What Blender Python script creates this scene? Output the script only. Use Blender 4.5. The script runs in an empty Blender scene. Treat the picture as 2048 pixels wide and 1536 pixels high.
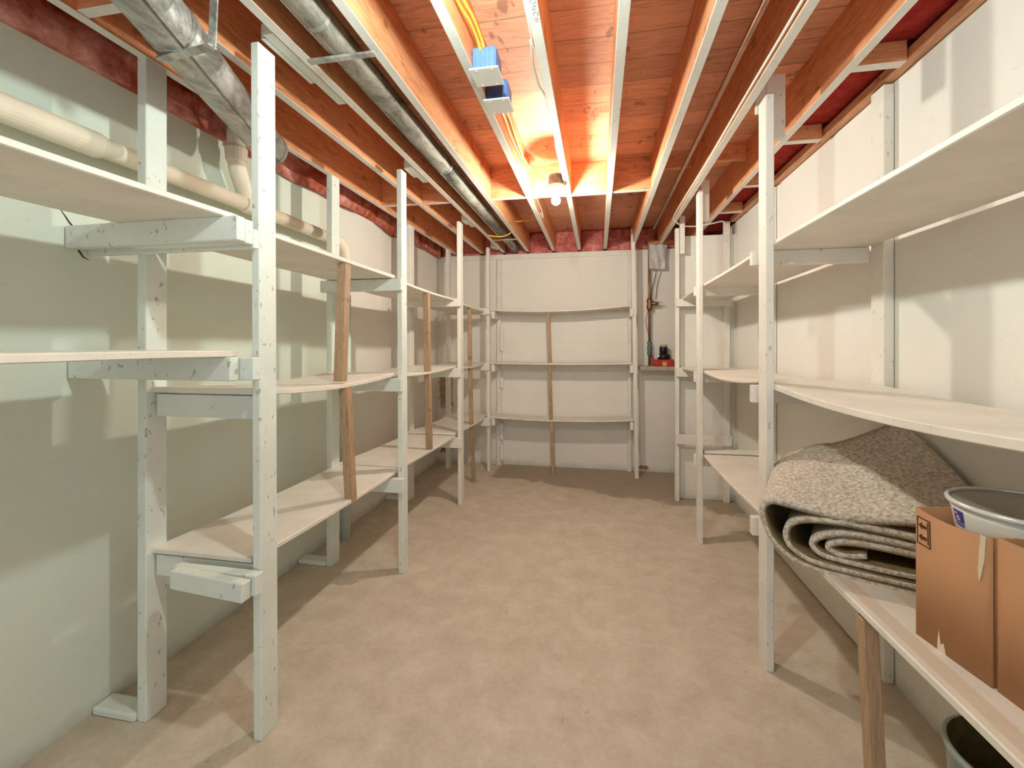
import bpy, bmesh, math, random
from mathutils import Vector, Matrix, noise, Euler
random.seed(7)
SC = bpy.context.scene
COL = SC.collection

# ------------------------------------------------------------------ helpers
def V(*a): return Vector(a)

def tag(o, label, cat, group=None):
    o['label'] = label; o['category'] = cat
    if group: o['group'] = group
    return o

def thing(name, loc, label, cat, group=None):
    o = bpy.data.objects.new(name, None); o.empty_display_size = .05
    o.location = loc; COL.objects.link(o)
    return tag(o, label, cat, group)

def finish(name, bm, mats, parent=None, smooth=False, origin=None):
    """bm is in world coordinates; the object gets its origin at the mesh centre"""
    if not isinstance(mats, (list, tuple)): mats = [mats]
    lo = Vector([min(v.co[i] for v in bm.verts) for i in range(3)])
    hi = Vector([max(v.co[i] for v in bm.verts) for i in range(3)])
    c = Vector(origin) if origin is not None else (lo + hi) / 2
    bmesh.ops.translate(bm, verts=bm.verts, vec=-c)
    bmesh.ops.recalc_face_normals(bm, faces=bm.faces)
    me = bpy.data.meshes.new(name); bm.to_mesh(me); bm.free()
    for m in mats: me.materials.append(m)
    if smooth:
        for p in me.polygons: p.use_smooth = True
    o = bpy.data.objects.new(name, me); COL.objects.link(o)
    if parent is not None:
        o.parent = parent
        w = Vector((0, 0, 0)); q = parent
        while q is not None:
            w += Vector(q.location); q = q.parent
        o.location = c - w
    else:
        o.location = c
    return o

def box(x0, x1, y0, y1, z0, z1, bev=.002, seg=1, bm=None, M=None):
    b = bmesh.new()
    bmesh.ops.create_cube(b, size=1)
    for v in b.verts:
        v.co = V(x0 + (v.co.x + .5) * (x1 - x0), y0 + (v.co.y + .5) * (y1 - y0), z0 + (v.co.z + .5) * (z1 - z0))
    if bev:
        bmesh.ops.bevel(b, geom=b.edges[:], offset=bev, segments=seg, affect='EDGES', profile=.5)
    if M is not None: bmesh.ops.transform(b, matrix=M, verts=b.verts)
    return merge(bm, b)

def merge(bm, b, mat=0):
    if mat:
        for f in b.faces: f.material_index = mat
    if bm is None: return b
    me = bpy.data.meshes.new('t'); b.to_mesh(me); b.free(); bm.from_mesh(me); bpy.data.meshes.remove(me)
    return bm

def beam(p0, p1, w, d, bev=.002, up=(0, 0, 1), bm=None, taper=1.0):
    """square-section bar between two points; w along side, d along the other"""
    p0, p1 = Vector(p0), Vector(p1); ax = (p1 - p0).normalized()
    s = ax.cross(Vector(up))
    if s.length < 1e-4: s = ax.cross(V(0, 1, 0))
    s.normalize(); t = s.cross(ax).normalized()
    b = bmesh.new(); rings = []
    for p, k in ((p0, 1), (p1, taper)):
        rings.append([b.verts.new(p + s * (i * w / 2 * k) + t * (j * d / 2 * k)) for i, j in ((-1, -1), (1, -1), (1, 1), (-1, 1))])
    for i in range(4): b.faces.new((rings[0][i], rings[0][(i + 1) % 4], rings[1][(i + 1) % 4], rings[1][i]))
    b.faces.new(rings[0][::-1]); b.faces.new(rings[1])
    if bev: bmesh.ops.bevel(b, geom=b.edges[:], offset=bev, segments=1, affect='EDGES', profile=.5)
    return merge(bm, b)

def tube(pts, r, n=12, bm=None, cap=True, radii=None):
    pts = [Vector(p) for p in pts]; b = bmesh.new(); rings = []
    prev = None
    for i, p in enumerate(pts):
        if i == 0: t = pts[1] - p
        elif i == len(pts) - 1: t = p - pts[i - 1]
        else: t = (pts[i + 1] - p).normalized() + (p - pts[i - 1]).normalized()
        t.normalize()
        if prev is None:
            s = t.cross(V(0, 0, 1))
            if s.length < .05: s = t.cross(V(1, 0, 0))
        else:
            s = prev - t * prev.dot(t)
        s.normalize(); prev = s; q = t.cross(s)
        rr = radii[i] if radii else r
        rings.append([b.verts.new(p + (s * math.cos(a) + q * math.sin(a)) * rr) for a in [2 * math.pi * k / n for k in range(n)]])
    for i in range(len(rings) - 1):
        for k in range(n):
            b.faces.new((rings[i][k], rings[i][(k + 1) % n], rings[i + 1][(k + 1) % n], rings[i + 1][k]))
    if cap:
        b.faces.new(rings[0][::-1]); b.faces.new(rings[-1])
    return merge(bm, b)

def lathe(cx, cy, prof, n=40, bm=None, cap0=True, cap1=True):
    """prof: list of (r, z)"""
    b = bmesh.new(); rings = []
    for r, z in prof:
        rings.append([b.verts.new((cx + r * math.cos(2 * math.pi * k / n), cy + r * math.sin(2 * math.pi * k / n), z)) for k in range(n)])
    for i in range(len(rings) - 1):
        for k in range(n):
            b.faces.new((rings[i][k], rings[i][(k + 1) % n], rings[i + 1][(k + 1) % n], rings[i + 1][k]))
    if cap0: b.faces.new(rings[0][::-1])
    if cap1: b.faces.new(rings[-1])
    return merge(bm, b)

def catmull(pts, k=6):
    pts = [Vector(p) for p in pts]; out = []
    P = [pts[0] * 2 - pts[1]] + pts + [pts[-1] * 2 - pts[-2]]
    for i in range(1, len(P) - 2):
        a, b, c, d = P[i - 1], P[i], P[i + 1], P[i + 2]
        for j in range(k):
            t = j / k
            out.append(.5 * ((2 * b) + (c - a) * t + (2 * a - 5 * b + 4 * c - d) * t * t + (3 * b - a - 3 * c + d) * t ** 3))
    out.append(pts[-1]); return out

def board(x0, x1, y0, y1, ztop, th, sag=0, along='y', n=16, twist=(0, 0, 0, 0), wob=.0012):
    """a board lying flat, sagging along its length; twist lifts the corners (x0y0, x1y0, x0y1, x1y1)"""
    b = bmesh.new(); N = n; M = 4
    g = {}
    e = .004
    xs = [x0, x0 + e] + [x0 + (x1 - x0) * i / M for i in range(1, M)] + [x1 - e, x1]
    ys = [y0, y0 + e] + [y0 + (y1 - y0) * i / N for i in range(1, N)] + [y1 - e, y1]
    if along == 'x':
        xs = [x0, x0 + e] + [x0 + (x1 - x0) * i / N for i in range(1, N)] + [x1 - e, x1]
        ys = [y0, y0 + e] + [y0 + (y1 - y0) * i / M for i in range(1, M)] + [y1 - e, y1]
    for s in (0, 1):
        for i, x in enumerate(xs):
            for j, y in enumerate(ys):
                t = (y - y0) / (y1 - y0) if along == 'y' else (x - x0) / (x1 - x0)
                u, v = (x - x0) / (x1 - x0), (y - y0) / (y1 - y0)
                z = ztop - sag * 4 * t * (1 - t)
                z += twist[0] * (1 - u) * (1 - v) + twist[1] * u * (1 - v) + twist[2] * (1 - u) * v + twist[3] * u * v
                z += wob * noise.noise(V(x * 3, y * 3, ztop * 9))
                edge = i in (0, len(xs) - 1) or j in (0, len(ys) - 1)
                if s: z -= th - (.003 if edge else 0)
                elif edge: z -= .003
                g[s, i, j] = b.verts.new((x, y, z))
    I, J = len(xs), len(ys)
    for i in range(I - 1):
        for j in range(J - 1):
            b.faces.new((g[0, i, j], g[0, i + 1, j], g[0, i + 1, j + 1], g[0, i, j + 1]))
            b.faces.new((g[1, i, j], g[1, i, j + 1], g[1, i + 1, j + 1], g[1, i + 1, j]))
    for i in range(I - 1):
        for j in (0, J - 1): b.faces.new((g[0, i, j], g[0, i + 1, j], g[1, i + 1, j], g[1, i, j]))
    for j in range(J - 1):
        for i in (0, I - 1): b.faces.new((g[0, i, j], g[0, i, j + 1], g[1, i, j + 1], g[1, i, j]))
    return b

# ------------------------------------------------------------------ materials
class NT:
    def __init__(s, name):
        s.m = bpy.data.materials.new(name); s.m.use_nodes = True
        s.n = s.m.node_tree.nodes; s.l = s.m.node_tree.links
        s.bsdf = s.n['Principled BSDF']
        tc = s.n.new('ShaderNodeTexCoord'); oi = s.n.new('ShaderNodeObjectInfo')
        mul = s.n.new('ShaderNodeMath'); mul.operation = 'MULTIPLY'; mul.inputs[1].default_value = 37.0
        s.l.new(oi.outputs['Random'], mul.inputs[0])
        add = s.n.new('ShaderNodeVectorMath'); add.operation = 'ADD'
        s.l.new(tc.outputs['Object'], add.inputs[0]); s.l.new(mul.outputs[0], add.inputs[1])
        s.co = add.outputs[0]
        geo = s.n.new('ShaderNodeNewGeometry'); s.pos = geo.outputs['Position']
    def map(s, scale=(1, 1, 1), src=None, rot=(0, 0, 0), loc=(0, 0, 0)):
        m = s.n.new('ShaderNodeMapping'); m.inputs['Scale'].default_value = scale
        m.inputs['Rotation'].default_value = rot; m.inputs['Location'].default_value = loc
        s.l.new(src or s.co, m.inputs[0]); return m.outputs[0]
    def noise(s, scale, detail=4, rough=.55, src=None, dist=0):
        t = s.n.new('ShaderNodeTexNoise'); t.inputs['Scale'].default_value = scale
        t.inputs['Detail'].default_value = detail; t.inputs['Roughness'].default_value = rough
        t.inputs['Distortion'].default_value = dist
        s.l.new(src or s.co, t.inputs['Vector']); return t.outputs['Fac']
    def ramp(s, fac, stops):
        r = s.n.new('ShaderNodeValToRGB'); e = r.color_ramp.elements
        while len(e) < len(stops): e.new(.5)
        for k, (p, c) in enumerate(stops):
            e[k].position = p; e[k].color = (*c, 1) if len(c) == 3 else c
        s.l.new(fac, r.inputs[0]); return r.outputs[0]
    def mix(s, fac, a, b, mode='MIX'):
        x = s.n.new('ShaderNodeMix'); x.data_type = 'RGBA'; x.blend_type = mode
        for k, v in ((0, fac), (6, a), (7, b)):
            if isinstance(v, (int, float)): x.inputs[k].default_value = v
            elif isinstance(v, tuple): x.inputs[k].default_value = (*v, 1)
            else: s.l.new(v, x.inputs[k])
        return x.outputs[2]
    def math(s, op, a, b=None, clamp=False):
        x = s.n.new('ShaderNodeMath'); x.operation = op; x.use_clamp = clamp
        for k, v in ((0, a), (1, b)):
            if v is None: continue
            if isinstance(v, (int, float)): x.inputs[k].default_value = v
            else: s.l.new(v, x.inputs[k])
        return x.outputs[0]
    def sep(s, src=None):
        x = s.n.new('ShaderNodeSeparateXYZ'); s.l.new(src or s.pos, x.inputs[0]); return x.outputs
    def bump(s, h, strength=.2, dist=.01):
        b = s.n.new('ShaderNodeBump'); b.inputs['Strength'].default_value = strength; b.inputs['Distance'].default_value = dist
        s.l.new(h, b.inputs['Height']); s.l.new(b.outputs[0], s.bsdf.inputs['Normal'])
    def out(s, col=None, rough=.6, metal=0, spec=.3):
        if col is not None:
            if isinstance(col, tuple): s.bsdf.inputs['Base Color'].default_value = (*col, 1)
            else: s.l.new(col, s.bsdf.inputs['Base Color'])
        if isinstance(rough, (int, float)): s.bsdf.inputs['Roughness'].default_value = rough
        else: s.l.new(rough, s.bsdf.inputs['Roughness'])
        s.bsdf.inputs['Metallic'].default_value = metal
        s.bsdf.inputs['Specular IOR Level'].default_value = spec
        return s.m
def sc(c, k): return tuple(min(1, x * k) for x in c)
BLK, WHT = (0, 0, 0), (1, 1, 1)

def paint(name, c, dark=.9, specks=.35, chip=(.16, .11, .07), rough=.5):
    t = NT(name)
    base = t.ramp(t.noise(5, 5, .6), [(.3, sc(c, dark)), (.65, c)])
    # brushed streaks and knocks
    sp = t.ramp(t.noise(48, 2, .55, t.map((1, 1, .6))), [(.665, BLK), (.695, WHT)])
    col = t.mix(t.math('MULTIPLY', sp, specks), base, chip)
    col = t.mix(t.math('MULTIPLY', t.ramp(t.noise(9, 6, .7), [(.55, BLK), (.75, WHT)]), .22), col, sc(c, .72))
    t.bump(t.noise(60, 4, .6), .25, .004)
    return t.out(col, rough)

def wood(name, c0, c1, stretch, specks=0, seam=None, rough=.6):
    t = NT(name)
    co = t.map(stretch, t.pos if seam else t.co)
    g = t.noise(6, 7, .62, co, 1.2)
    col = t.ramp(g, [(.33, sc(c0, .82)), (.5, tuple((a + b) / 2 for a, b in zip(c0, c1))), (.68, c1)])
    col = t.mix(t.math('MULTIPLY', t.ramp(t.noise(2.2, 3, .5, t.pos if seam else t.co), [(.35, BLK), (.7, WHT)]), .45), col, sc(c1, 1.12))
    if specks:
        src = t.map((1, .45, 1), t.pos) if seam else t.map((1, .4, 1))
        k = t.ramp(t.noise(16, 2, .5, src), [(.655, BLK), (.70, WHT)])
        col = t.mix(t.math('MULTIPLY', k, specks), col, sc(c0, .38))
    if seam:
        y = t.sep()[1]
        n = t.noise(1.5, 2, .5, t.map((2, .4, 1), t.pos))
        yy = t.math('ADD', t.math('MULTIPLY', y, 1 / seam), t.math('MULTIPLY', n, .12))
        fr = t.math('FRACT', yy)
        d = t.math('ABSOLUTE', t.math('SUBTRACT', fr, .5))
        line = t.math('GREATER_THAN', d, .485)
        # board-to-board tone
        wn = t.n.new('ShaderNodeTexWhiteNoise'); wn.noise_dimensions = '1D'
        t.l.new(t.math('FLOOR', t.math('ADD', yy, .0)), wn.inputs['W'])
        tone = t.ramp(wn.outputs['Value'], [(0, (.80, .80, .80)), (1, (1.12, 1.1, 1.08))])
        col = t.mix(1, col, tone, 'MULTIPLY')
        gap = t.math('MULTIPLY', line, t.ramp(t.noise(3, 2, .5, t.map((1.2, 3, 1), t.pos)), [(.35, BLK), (.5, WHT)]))
        col = t.mix(t.math('MULTIPLY', gap, .75), col, sc(c0, .4))
    t.bump(g, .15, .004)
    return t.out(col, rough)

def flat(name, c, rough=.5, metal=0, var=.12, scale=12, bump=0, spec=.3):
    t = NT(name)
    col = t.ramp(t.noise(scale, 4), [(.3, sc(c, 1 - var)), (.7, sc(c, 1 + var * .5))])
    if bump: t.bump(t.noise(scale * 4, 4), bump, .004)
    return t.out(col, rough, metal, spec)

CREAM = (.80, .765, .70)
MINT = (.74, .79, .735)
M_CREAM = paint('cream_paint', CREAM)
M_MINT = paint('mint_white_paint', MINT, specks=.5)
M_SHELF = paint('shelf_paint', (.80, .75, .675), dark=.86, specks=.12, rough=.45)
M_JPAINT = paint('joist_edge_paint', (.78, .76, .71), specks=.15)
M_JOIST = wood('joist_wood', (.52, .185, .07), (.76, .35, .17), (9, 1.1, 9), specks=.55)
M_SUB = wood('subfloor_wood', (.60, .27, .145), (.84, .46, .29), (1.2, 9, 1), specks=.6, seam=.178)
M_BLOCK = wood('blocking_wood', (.54, .20, .08), (.76, .36, .18), (1.1, 9, 9), specks=.3)
M_PROP = wood('raw_stick_wood', (.30, .185, .105), (.47, .325, .205), (14, 14, 1.2), specks=.4)
M_PLATE = wood('plate_wood', (.50, .22, .11), (.70, .38, .22), (9, 1.2, 9), specks=.6)

def galv(name, c, metal=.65, dr=0):
    t = NT(name)
    a = t.noise(11, 7, .78, t.map((1, .35, 1)), .5)
    col = t.ramp(a, [(.36, sc(c, .42)), (.5, c), (.62, sc(c, 1.55))])
    t.bump(t.noise(40, 4), .1, .003)
    return t.out(col, t.ramp(t.noise(15, 4), [(.3, (.35 + dr,) * 3), (.7, (.6 + dr,) * 3)]), metal, .5 - dr)
M_GALV = galv('galvanised_steel', (.42, .42, .40))
M_GALVD = galv('dusty_galvanised_steel', (.24, .225, .19), .25, .25)
M_PIPE = flat('painted_drain_pipe', (.78, .71, .58), .4, 0, .1, 6)
M_PIPEM = flat('mint_drain_pipe', (.62, .74, .69), .45, 0, .08, 6)
M_COPPER = flat('brown_copper_pipe', (.36, .17, .10), .35, .5, .25, 14)
M_BRASS = flat('old_bronze', (.27, .15, .07), .4, .6, .4, 30)
M_BLUE = flat('blue_plastic', (.12, .25, .62), .4, 0, .15, 20)
M_BLUED = flat('dark_blue_plastic', (.035, .06, .15), .4, 0, .3, 30)
M_WHITE = flat('white_metal_cover', (.72, .71, .67), .4, 0, .04, 5)
M_PORC = flat('white_porcelain', (.85, .84, .80), .25, 0, .03, 5)
M_CABLE = flat('yellow_cable', (.76, .50, .07), .45, 0, .15, 20)
M_CABLEW = flat('white_cable', (.74, .70, .62), .5, 0, .1, 20)
M_BLACK = flat('black_plastic', (.015, .014, .016), .35)
M_CARD = flat('brown_cardboard', (.47, .245, .125), .8, 0, .07, 5)
M_CARDIN = flat('cardboard_inside', (.36, .165, .075), .85, 0, .1, 5)
M_INK = flat('brown_ink', (.07, .03, .015), .8)
M_ENAMEL = flat('white_enamel', (.80, .80, .77), .2, 0, .03, 4)
M_LID = flat('grey_plastic_lid', (.36, .32, .25), .3, 0, .06, 5)
M_RIM = flat('shiny_lid_rim', (.76, .75, .72), .2, .25, .05, 5)
M_LABEL = flat('blue_sticker', (.07, .06, .33), .4)
M_PINK = flat('pink_print', (.78, .52, .58), .5)
M_TAPE = flat('torn_tape', (.72, .60, .44), .5)
M_RED = flat('red_card', (.52, .035, .03), .55, 0, .25, 18)
M_YELLOW = flat('yellow_label', (.68, .42, .08), .5)
M_BUCKET = flat('pale_blue_bucket', (.42, .48, .47), .3, 0, .1, 6)
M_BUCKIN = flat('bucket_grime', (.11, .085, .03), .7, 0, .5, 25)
M_MORTAR = flat('concrete_lump', (.46, .40, .32), .9, 0, .2, 30, .5)

t = NT('pink_insulation')
M_INS = t.out(t.ramp(t.noise(14, 6, .7), [(.3, (.40, .07, .06)), (.5, (.66, .21, .18)), (.7, (.86, .43, .38))]), .95, 0, .05)
t.bump(t.noise(45, 5, .7), .8, .01)
t = NT('dark_red_insulation')
M_INSD = t.out(t.ramp(t.noise(18, 6, .7), [(.25, (.25, .018, .016)), (.75, (.46, .06, .045))]), .95, 0, .05)
t.bump(t.noise(45, 5, .7), .6, .01)

t = NT('old_brown_pink_insulation')
M_INSL = t.out(t.mix(t.ramp(t.noise(5, 4, .6), [(.42, BLK), (.62, WHT)]), t.ramp(t.noise(16, 6, .7), [(.3, (.30, .045, .025)), (.7, (.52, .15, .075))]), t.ramp(t.noise(16, 6, .7), [(.3, (.55, .17, .14)), (.7, (.85, .45, .38))])), .95, 0, .05)
t.bump(t.noise(45, 5, .7), .8, .01)
t = NT('carpet_pile')
co = t.ramp(t.noise(85, 3, .7), [(.36, (.36, .30, .23)), (.5, (.64, .57, .48)), (.64, (.86, .80, .71))])
M_PILE = t.out(t.mix(.25, co, t.ramp(t.noise(9, 3), [(.3, (.52, .45, .37)), (.7, (.70, .63, .54))])), .95, 0, .05)
t.bump(t.noise(150, 3, .7), 1.0, .006)
M_BACKING = flat('carpet_backing', (.21, .155, .07), .9, 0, .3, 40, .4)

t = NT('plastic_sheet')
M_SHEET = t.out(t.ramp(t.noise(8, 4), [(.3, (.83, .82, .80)), (.7, (.92, .91, .89))]), .35)

# walls / floor
def wallmat(name, c, plane, block=.35, stain=None, tint=None):
    t = NT(name)
    n = t.noise(1.6, 6, .6, t.pos)
    col = t.ramp(n, [(.3, sc(c, .93)), (.7, c)])
    if tint:  # greenish shade painted into the colour toward the entrance end of this wall
        y = t.sep()[1]
        f = t.ramp(t.math('ADD', t.math('MULTIPLY', y, .25), t.math('MULTIPLY', t.noise(1.2, 3, .5, t.pos), .2)), [(.70, WHT), (1.0, BLK)])
        col = t.mix(f, col, t.ramp(n, [(.3, sc(tint, .93)), (.7, tint)]))
    s = t.sep()
    cmb = t.n.new('ShaderNodeCombineXYZ')
    t.l.new(s[1] if plane == 'x' else s[0], cmb.inputs[0]); t.l.new(s[2], cmb.inputs[1])
    br = t.n.new('ShaderNodeTexBrick')
    br.inputs['Scale'].default_value = 1; br.inputs['Brick Width'].default_value = .406; br.inputs['Row Height'].default_value = .203
    br.inputs['Mortar Size'].default_value = .006; br.inputs['Mortar Smooth'].default_value = .6
    br.inputs['Color1'].default_value = (1, 1, 1, 1); br.inputs['Color2'].default_value = (.97, .97, .97, 1); br.inputs['Mortar'].default_value = (.62, .6, .57, 1)
    t.l.new(cmb.outputs[0], br.inputs['Vector'])
    patch = t.math('MULTIPLY', t.ramp(t.noise(2.5, 4, .6, t.pos), [(.42, BLK), (.62, WHT)]), block)
    col = t.mix(patch, col, t.mix(1, col, br.outputs['Color'], 'MULTIPLY'))
    # scuffs
    sp = t.ramp(t.noise(22, 4, .65, t.map((1, 1, 2.5), t.pos)), [(.66, BLK), (.72, WHT)])
    col = t.mix(t.math('MULTIPLY', sp, .30), col, sc(c, .55))
    # darker uneven band at the foot of the wall
    z = s[2]
    gr = t.ramp(t.math('ADD', z, t.math('MULTIPLY', t.noise(9, 4, .6, t.pos), .12)), [(.06, WHT), (.13, BLK)])
    col = t.mix(t.math('MULTIPLY', gr, .5), col, sc(c, .5))
    if stain:
        for (a, b, z0, z1, sc_) in stain:
            ax = s[1] if plane == 'x' else s[0]
            wob = t.math('MULTIPLY', t.math('SUBTRACT', t.noise(14, 4, .6, t.pos), .5), .12)
            dx = t.math('DIVIDE', t.math('ABSOLUTE', t.math('SUBTRACT', t.math('ADD', ax, wob), (a + b) / 2)), (b - a) / 2)
            dz = t.math('DIVIDE', t.math('ABSOLUTE', t.math('SUBTRACT', t.math('ADD', z, wob), (z0 + z1) / 2)), (z1 - z0) / 2)
            m = t.ramp(t.math('MAXIMUM', dx, dz), [(.75, WHT), (1.0, BLK)])
            col = t.mix(t.math('MULTIPLY', m, .85), col, t.ramp(t.noise(16, 5, .7, t.pos), [(.35, sc(sc_, .35)), (.6, sc_)]))
    h = t.math('ADD', t.noise(30, 5, .65, t.pos), t.math('MULTIPLY', br.outputs['Fac'], -.9 * block))
    t.bump(h, .35, .006)
    return t.out(col, .6)
W = (.80, .77, .71)
M_WL = wallmat('left_wall_paint', W, 'x', .02, tint=(.70, .77, .685))
M_WR = wallmat('right_wall_paint', (.80, .785, .74), 'x', .0)
M_WB = wallmat('back_wall_paint', (.82, .785, .71), 'y', .13,
               stain=[(-1.88, -1.70, .62, 1.18, (.42, .24, .09)), (-1.86, -1.72, .10, .36, (.34, .12, .05)), (.40, .56, .02, .06, (.35, .12, .05))])
M_WP = wallmat('partition_paint', (.78, .76, .71), 'y', .12)

t = NT('concrete_floor')
s = t.sep()
n1 = t.noise(1.3, 8, .62, t.pos, .4); n2 = t.noise(7, 7, .68, t.pos, .3); n3 = t.noise(45, 5, .7, t.pos)
col = t.ramp(n1, [(.30, (.49, .425, .335)), (.52, (.585, .515, .415)), (.74, (.65, .58, .475))])
col = t.mix(.5, col, t.ramp(n2, [(.33, (.42, .36, .28)), (.5, (.58, .51, .41)), (.68, (.74, .675, .57))]))
col = t.mix(.18, col, t.ramp(n3, [(.3, (.38, .30, .22)), (.65, (.74, .64, .52))]))
# ragged dark patch before the end shelves: old paint stain plus painted-in shelf shadow
yy = t.math('ADD', s[1], t.math('MULTIPLY', t.math('SUBTRACT', t.noise(3.2, 6, .65, t.pos), .5), .55))
xx = t.math('MULTIPLY', t.math('ADD', s[0], 1.0), .30)
edge = t.ramp(t.math('ADD', t.math('SUBTRACT', yy, 4.62), xx), [(.0, BLK), (.05, WHT)])
inx = t.ramp(t.math('ADD', s[0], 1.3), [(.16, BLK), (.22, WHT)])
col = t.mix(t.math('MULTIPLY', t.math('MULTIPLY', edge, inx), .72), col, (.27, .215, .155))
# dirt along the side walls
dl = t.ramp(t.math('ADD', t.math('MULTIPLY', t.math('ADD', s[0], 1.89), 1.0), t.math('MULTIPLY', n2, .2)), [(.08, WHT), (.28, BLK)])
col = t.mix(t.math('MULTIPLY', dl, .35), col, (.32, .25, .17))
sp = t.ramp(t.noise(18, 4, .6, t.pos), [(.68, BLK), (.71, WHT)])
col = t.mix(t.math('MULTIPLY', sp, .4), col, (.22, .17, .12))
t.bump(t.math('ADD', n2, t.math('MULTIPLY', n3, .4)), .25, .01)
M_FLOOR = t.out(col, .7)

def emis(name, c, s):
    m = bpy.data.materials.new(name); m.use_nodes = True
    b = m.node_tree.nodes['Principled BSDF']
    b.inputs['Base Color'].default_value = (.9, .9, .9, 1)
    b.inputs['Emission Color'].default_value = (*c, 1); b.inputs['Emission Strength'].default_value = s
    return m

# ------------------------------------------------------------------ room
XL, XR, YB, Y0 = -1.89, 1.21, 5.17, -2.2
ZJ, ZS = 2.48, 2.715
def struct(name, bm, m):
    o = finish(name, bm, m); o['kind'] = 'structure'; return o
struct('floor', box(XL - .2, XR + .2, Y0 - .2, YB + .2, -.1, 0, 0), M_FLOOR)
wl_ = struct('wall_left', box(XL - .2, XL, Y0, YB + .2, 0, 2.455, 0), M_WL)
struct('wall_right', box(XR, XR + .2, Y0, YB + .2, 0, 2.495, 0), M_WR)
struct('wall_back', box(XL, XR, YB, YB + .2, 0, 2.455, 0), M_WB)
struct('wall_front', box(XL - .2, -1.1, Y0 - .2, Y0, 0, ZS, 0), M_WR)  # stub only; the rest is left open so soft fill light enters
struct('wall_partition', box(.735, XR, 4.325, 4.42, 0, 2.394, .003), M_WP)
struct('ceiling', box(XL - .2, XR + .2, Y0 - .2, YB + .25, ZS, ZS + .05, 0), M_SUB)
struct('trim_1', box(XL - .13, XL - .09, Y0, YB + .25, 2.455, ZS, 0), M_JOIST)
struct('trim_2', box(XR + .16, XR + .2, Y0, YB + .25, 2.5, ZS, 0), M_JOIST)
struct('trim_3', box(XL - .2, XR + .2, YB + .2, YB + .25, 2.455, ZS, 0), M_BLOCK)
# ledger plank along the top of the back wall
struct('trim_4', box(-1.80, .40, YB - .018, YB, 2.397, 2.457, .003), M_CREAM)
# ledge of concrete in the niche
struct('trim_5', box(.44, 1.205, 4.97, YB, 1.125, 1.172, .01, 2), M_MORTAR)

finish('wall_crack', tube([(-1.89, 1.277, 1.898), (-1.89, 1.296, 1.872), (-1.89, 1.31, 1.851), (-1.89, 1.329, 1.834), (-1.89, 1.331, 1.797), (-1.89, 1.336, 1.761), (-1.89, 1.354, 1.735), (-1.89, 1.374, 1.728)], .003, 6, radii=[.001, .0025, .003, .004, .0045, .004, .003, .001]), M_INK, wl_)
# joists
JX = [-1.667, -1.341, -1.078, -.795, -.494, -.203, .084, .383, .663, .964]
JL = ['white-edged joist running nearest the green-tinted wall, beside its pink insulation',
      'white-edged joist passing over the fat steel duct, second from the green-tinted wall',
      'white-edged joist with shims wedged under it on top of the left shelving posts',
      'white-edged joist along the aisle side of the slim dusty duct',
      'white-edged joist carrying the two blue electrical boxes',
      'white-edged joist beside the lit bulb, on its far side from the blue boxes',
      'bare white-edged joist midway between the lit bulb and the brown ceiling pipe, nearer the bulb',
      'white-edged joist on the bulb side of the brown ceiling pipe',
      'white-edged joist with a white cable clipped along its lower edge',
      'white-edged joist nearest the right wall, with short blocks reaching to the wall plate']
for x, l in zip(JX, JL):
    b = box(x - .019, x + .019, Y0, YB + .03, ZJ, ZS, .0015)
    bm_z = ZJ + .003
    for f in b.faces:
        if all(v.co.z < ZJ + .004 for v in f.verts): f.material_index = 1
    tag(finish('ceiling_joist', b, [M_JOIST, M_JPAINT]), l, 'joist', 'ceiling joists')

M_STAMP = flat('faded_ink', (.33, .32, .30), .8)
def stroke(pts, w, z, bm):
    for a, b_ in zip(pts[:-1], pts[1:]): beam((a[0], a[1], z), (b_[0], b_[1], z), w, .0006, 0, bm=bm)
def loop(cx, cy, rx, ry, a0=0, a1=2 * math.pi, n=14): return [(cx + rx * math.cos(a0 + (a1 - a0) * k / n), cy + ry * math.sin(a0 + (a1 - a0) * k / n)) for k in range(n + 1)]
sb = bmesh.new(); zs = ZJ - .0004
stroke(loop(-.199, 1.392, .008, .009), .003, zs, sb)
stroke([(-.206, 1.413), (-.192, 1.409), (-.206, 1.428), (-.192, 1.424)], .0025, zs, sb)
stroke(loop(-.197, 1.446, .008, .009, math.pi * .75, math.pi * 2.4), .003, zs, sb)
stroke([(-.204, 1.466), (-.190, 1.464)], .002, zs, sb); stroke([(-.204, 1.472), (-.190, 1.470)], .002, zs, sb); stroke([(-.203, 1.481), (-.191, 1.480)], .002, zs, sb)
js = [o for o in COL.objects if o.name.startswith('ceiling_joist')][5]
finish('ink_stamp', sb, M_STAMP, js)
sb = bmesh.new(); zs = ZS - .0004; M_STAMP2 = flat('brown_ink_stamp', (.30, .115, .055), .8)
for k in range(8):
    x = -.016 + k * .0105
    stroke([(x, 2.520 - (.018 if k == 6 else 0)), (x, 2.585)], .0035, zs, sb)
stroke(loop(-.055, 2.548, .02, .024, math.pi * .4, math.pi * 1.7), .004, zs, sb)
finish('ink_stamp', sb, M_STAMP2, bpy.data.objects['ceiling'])

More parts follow.
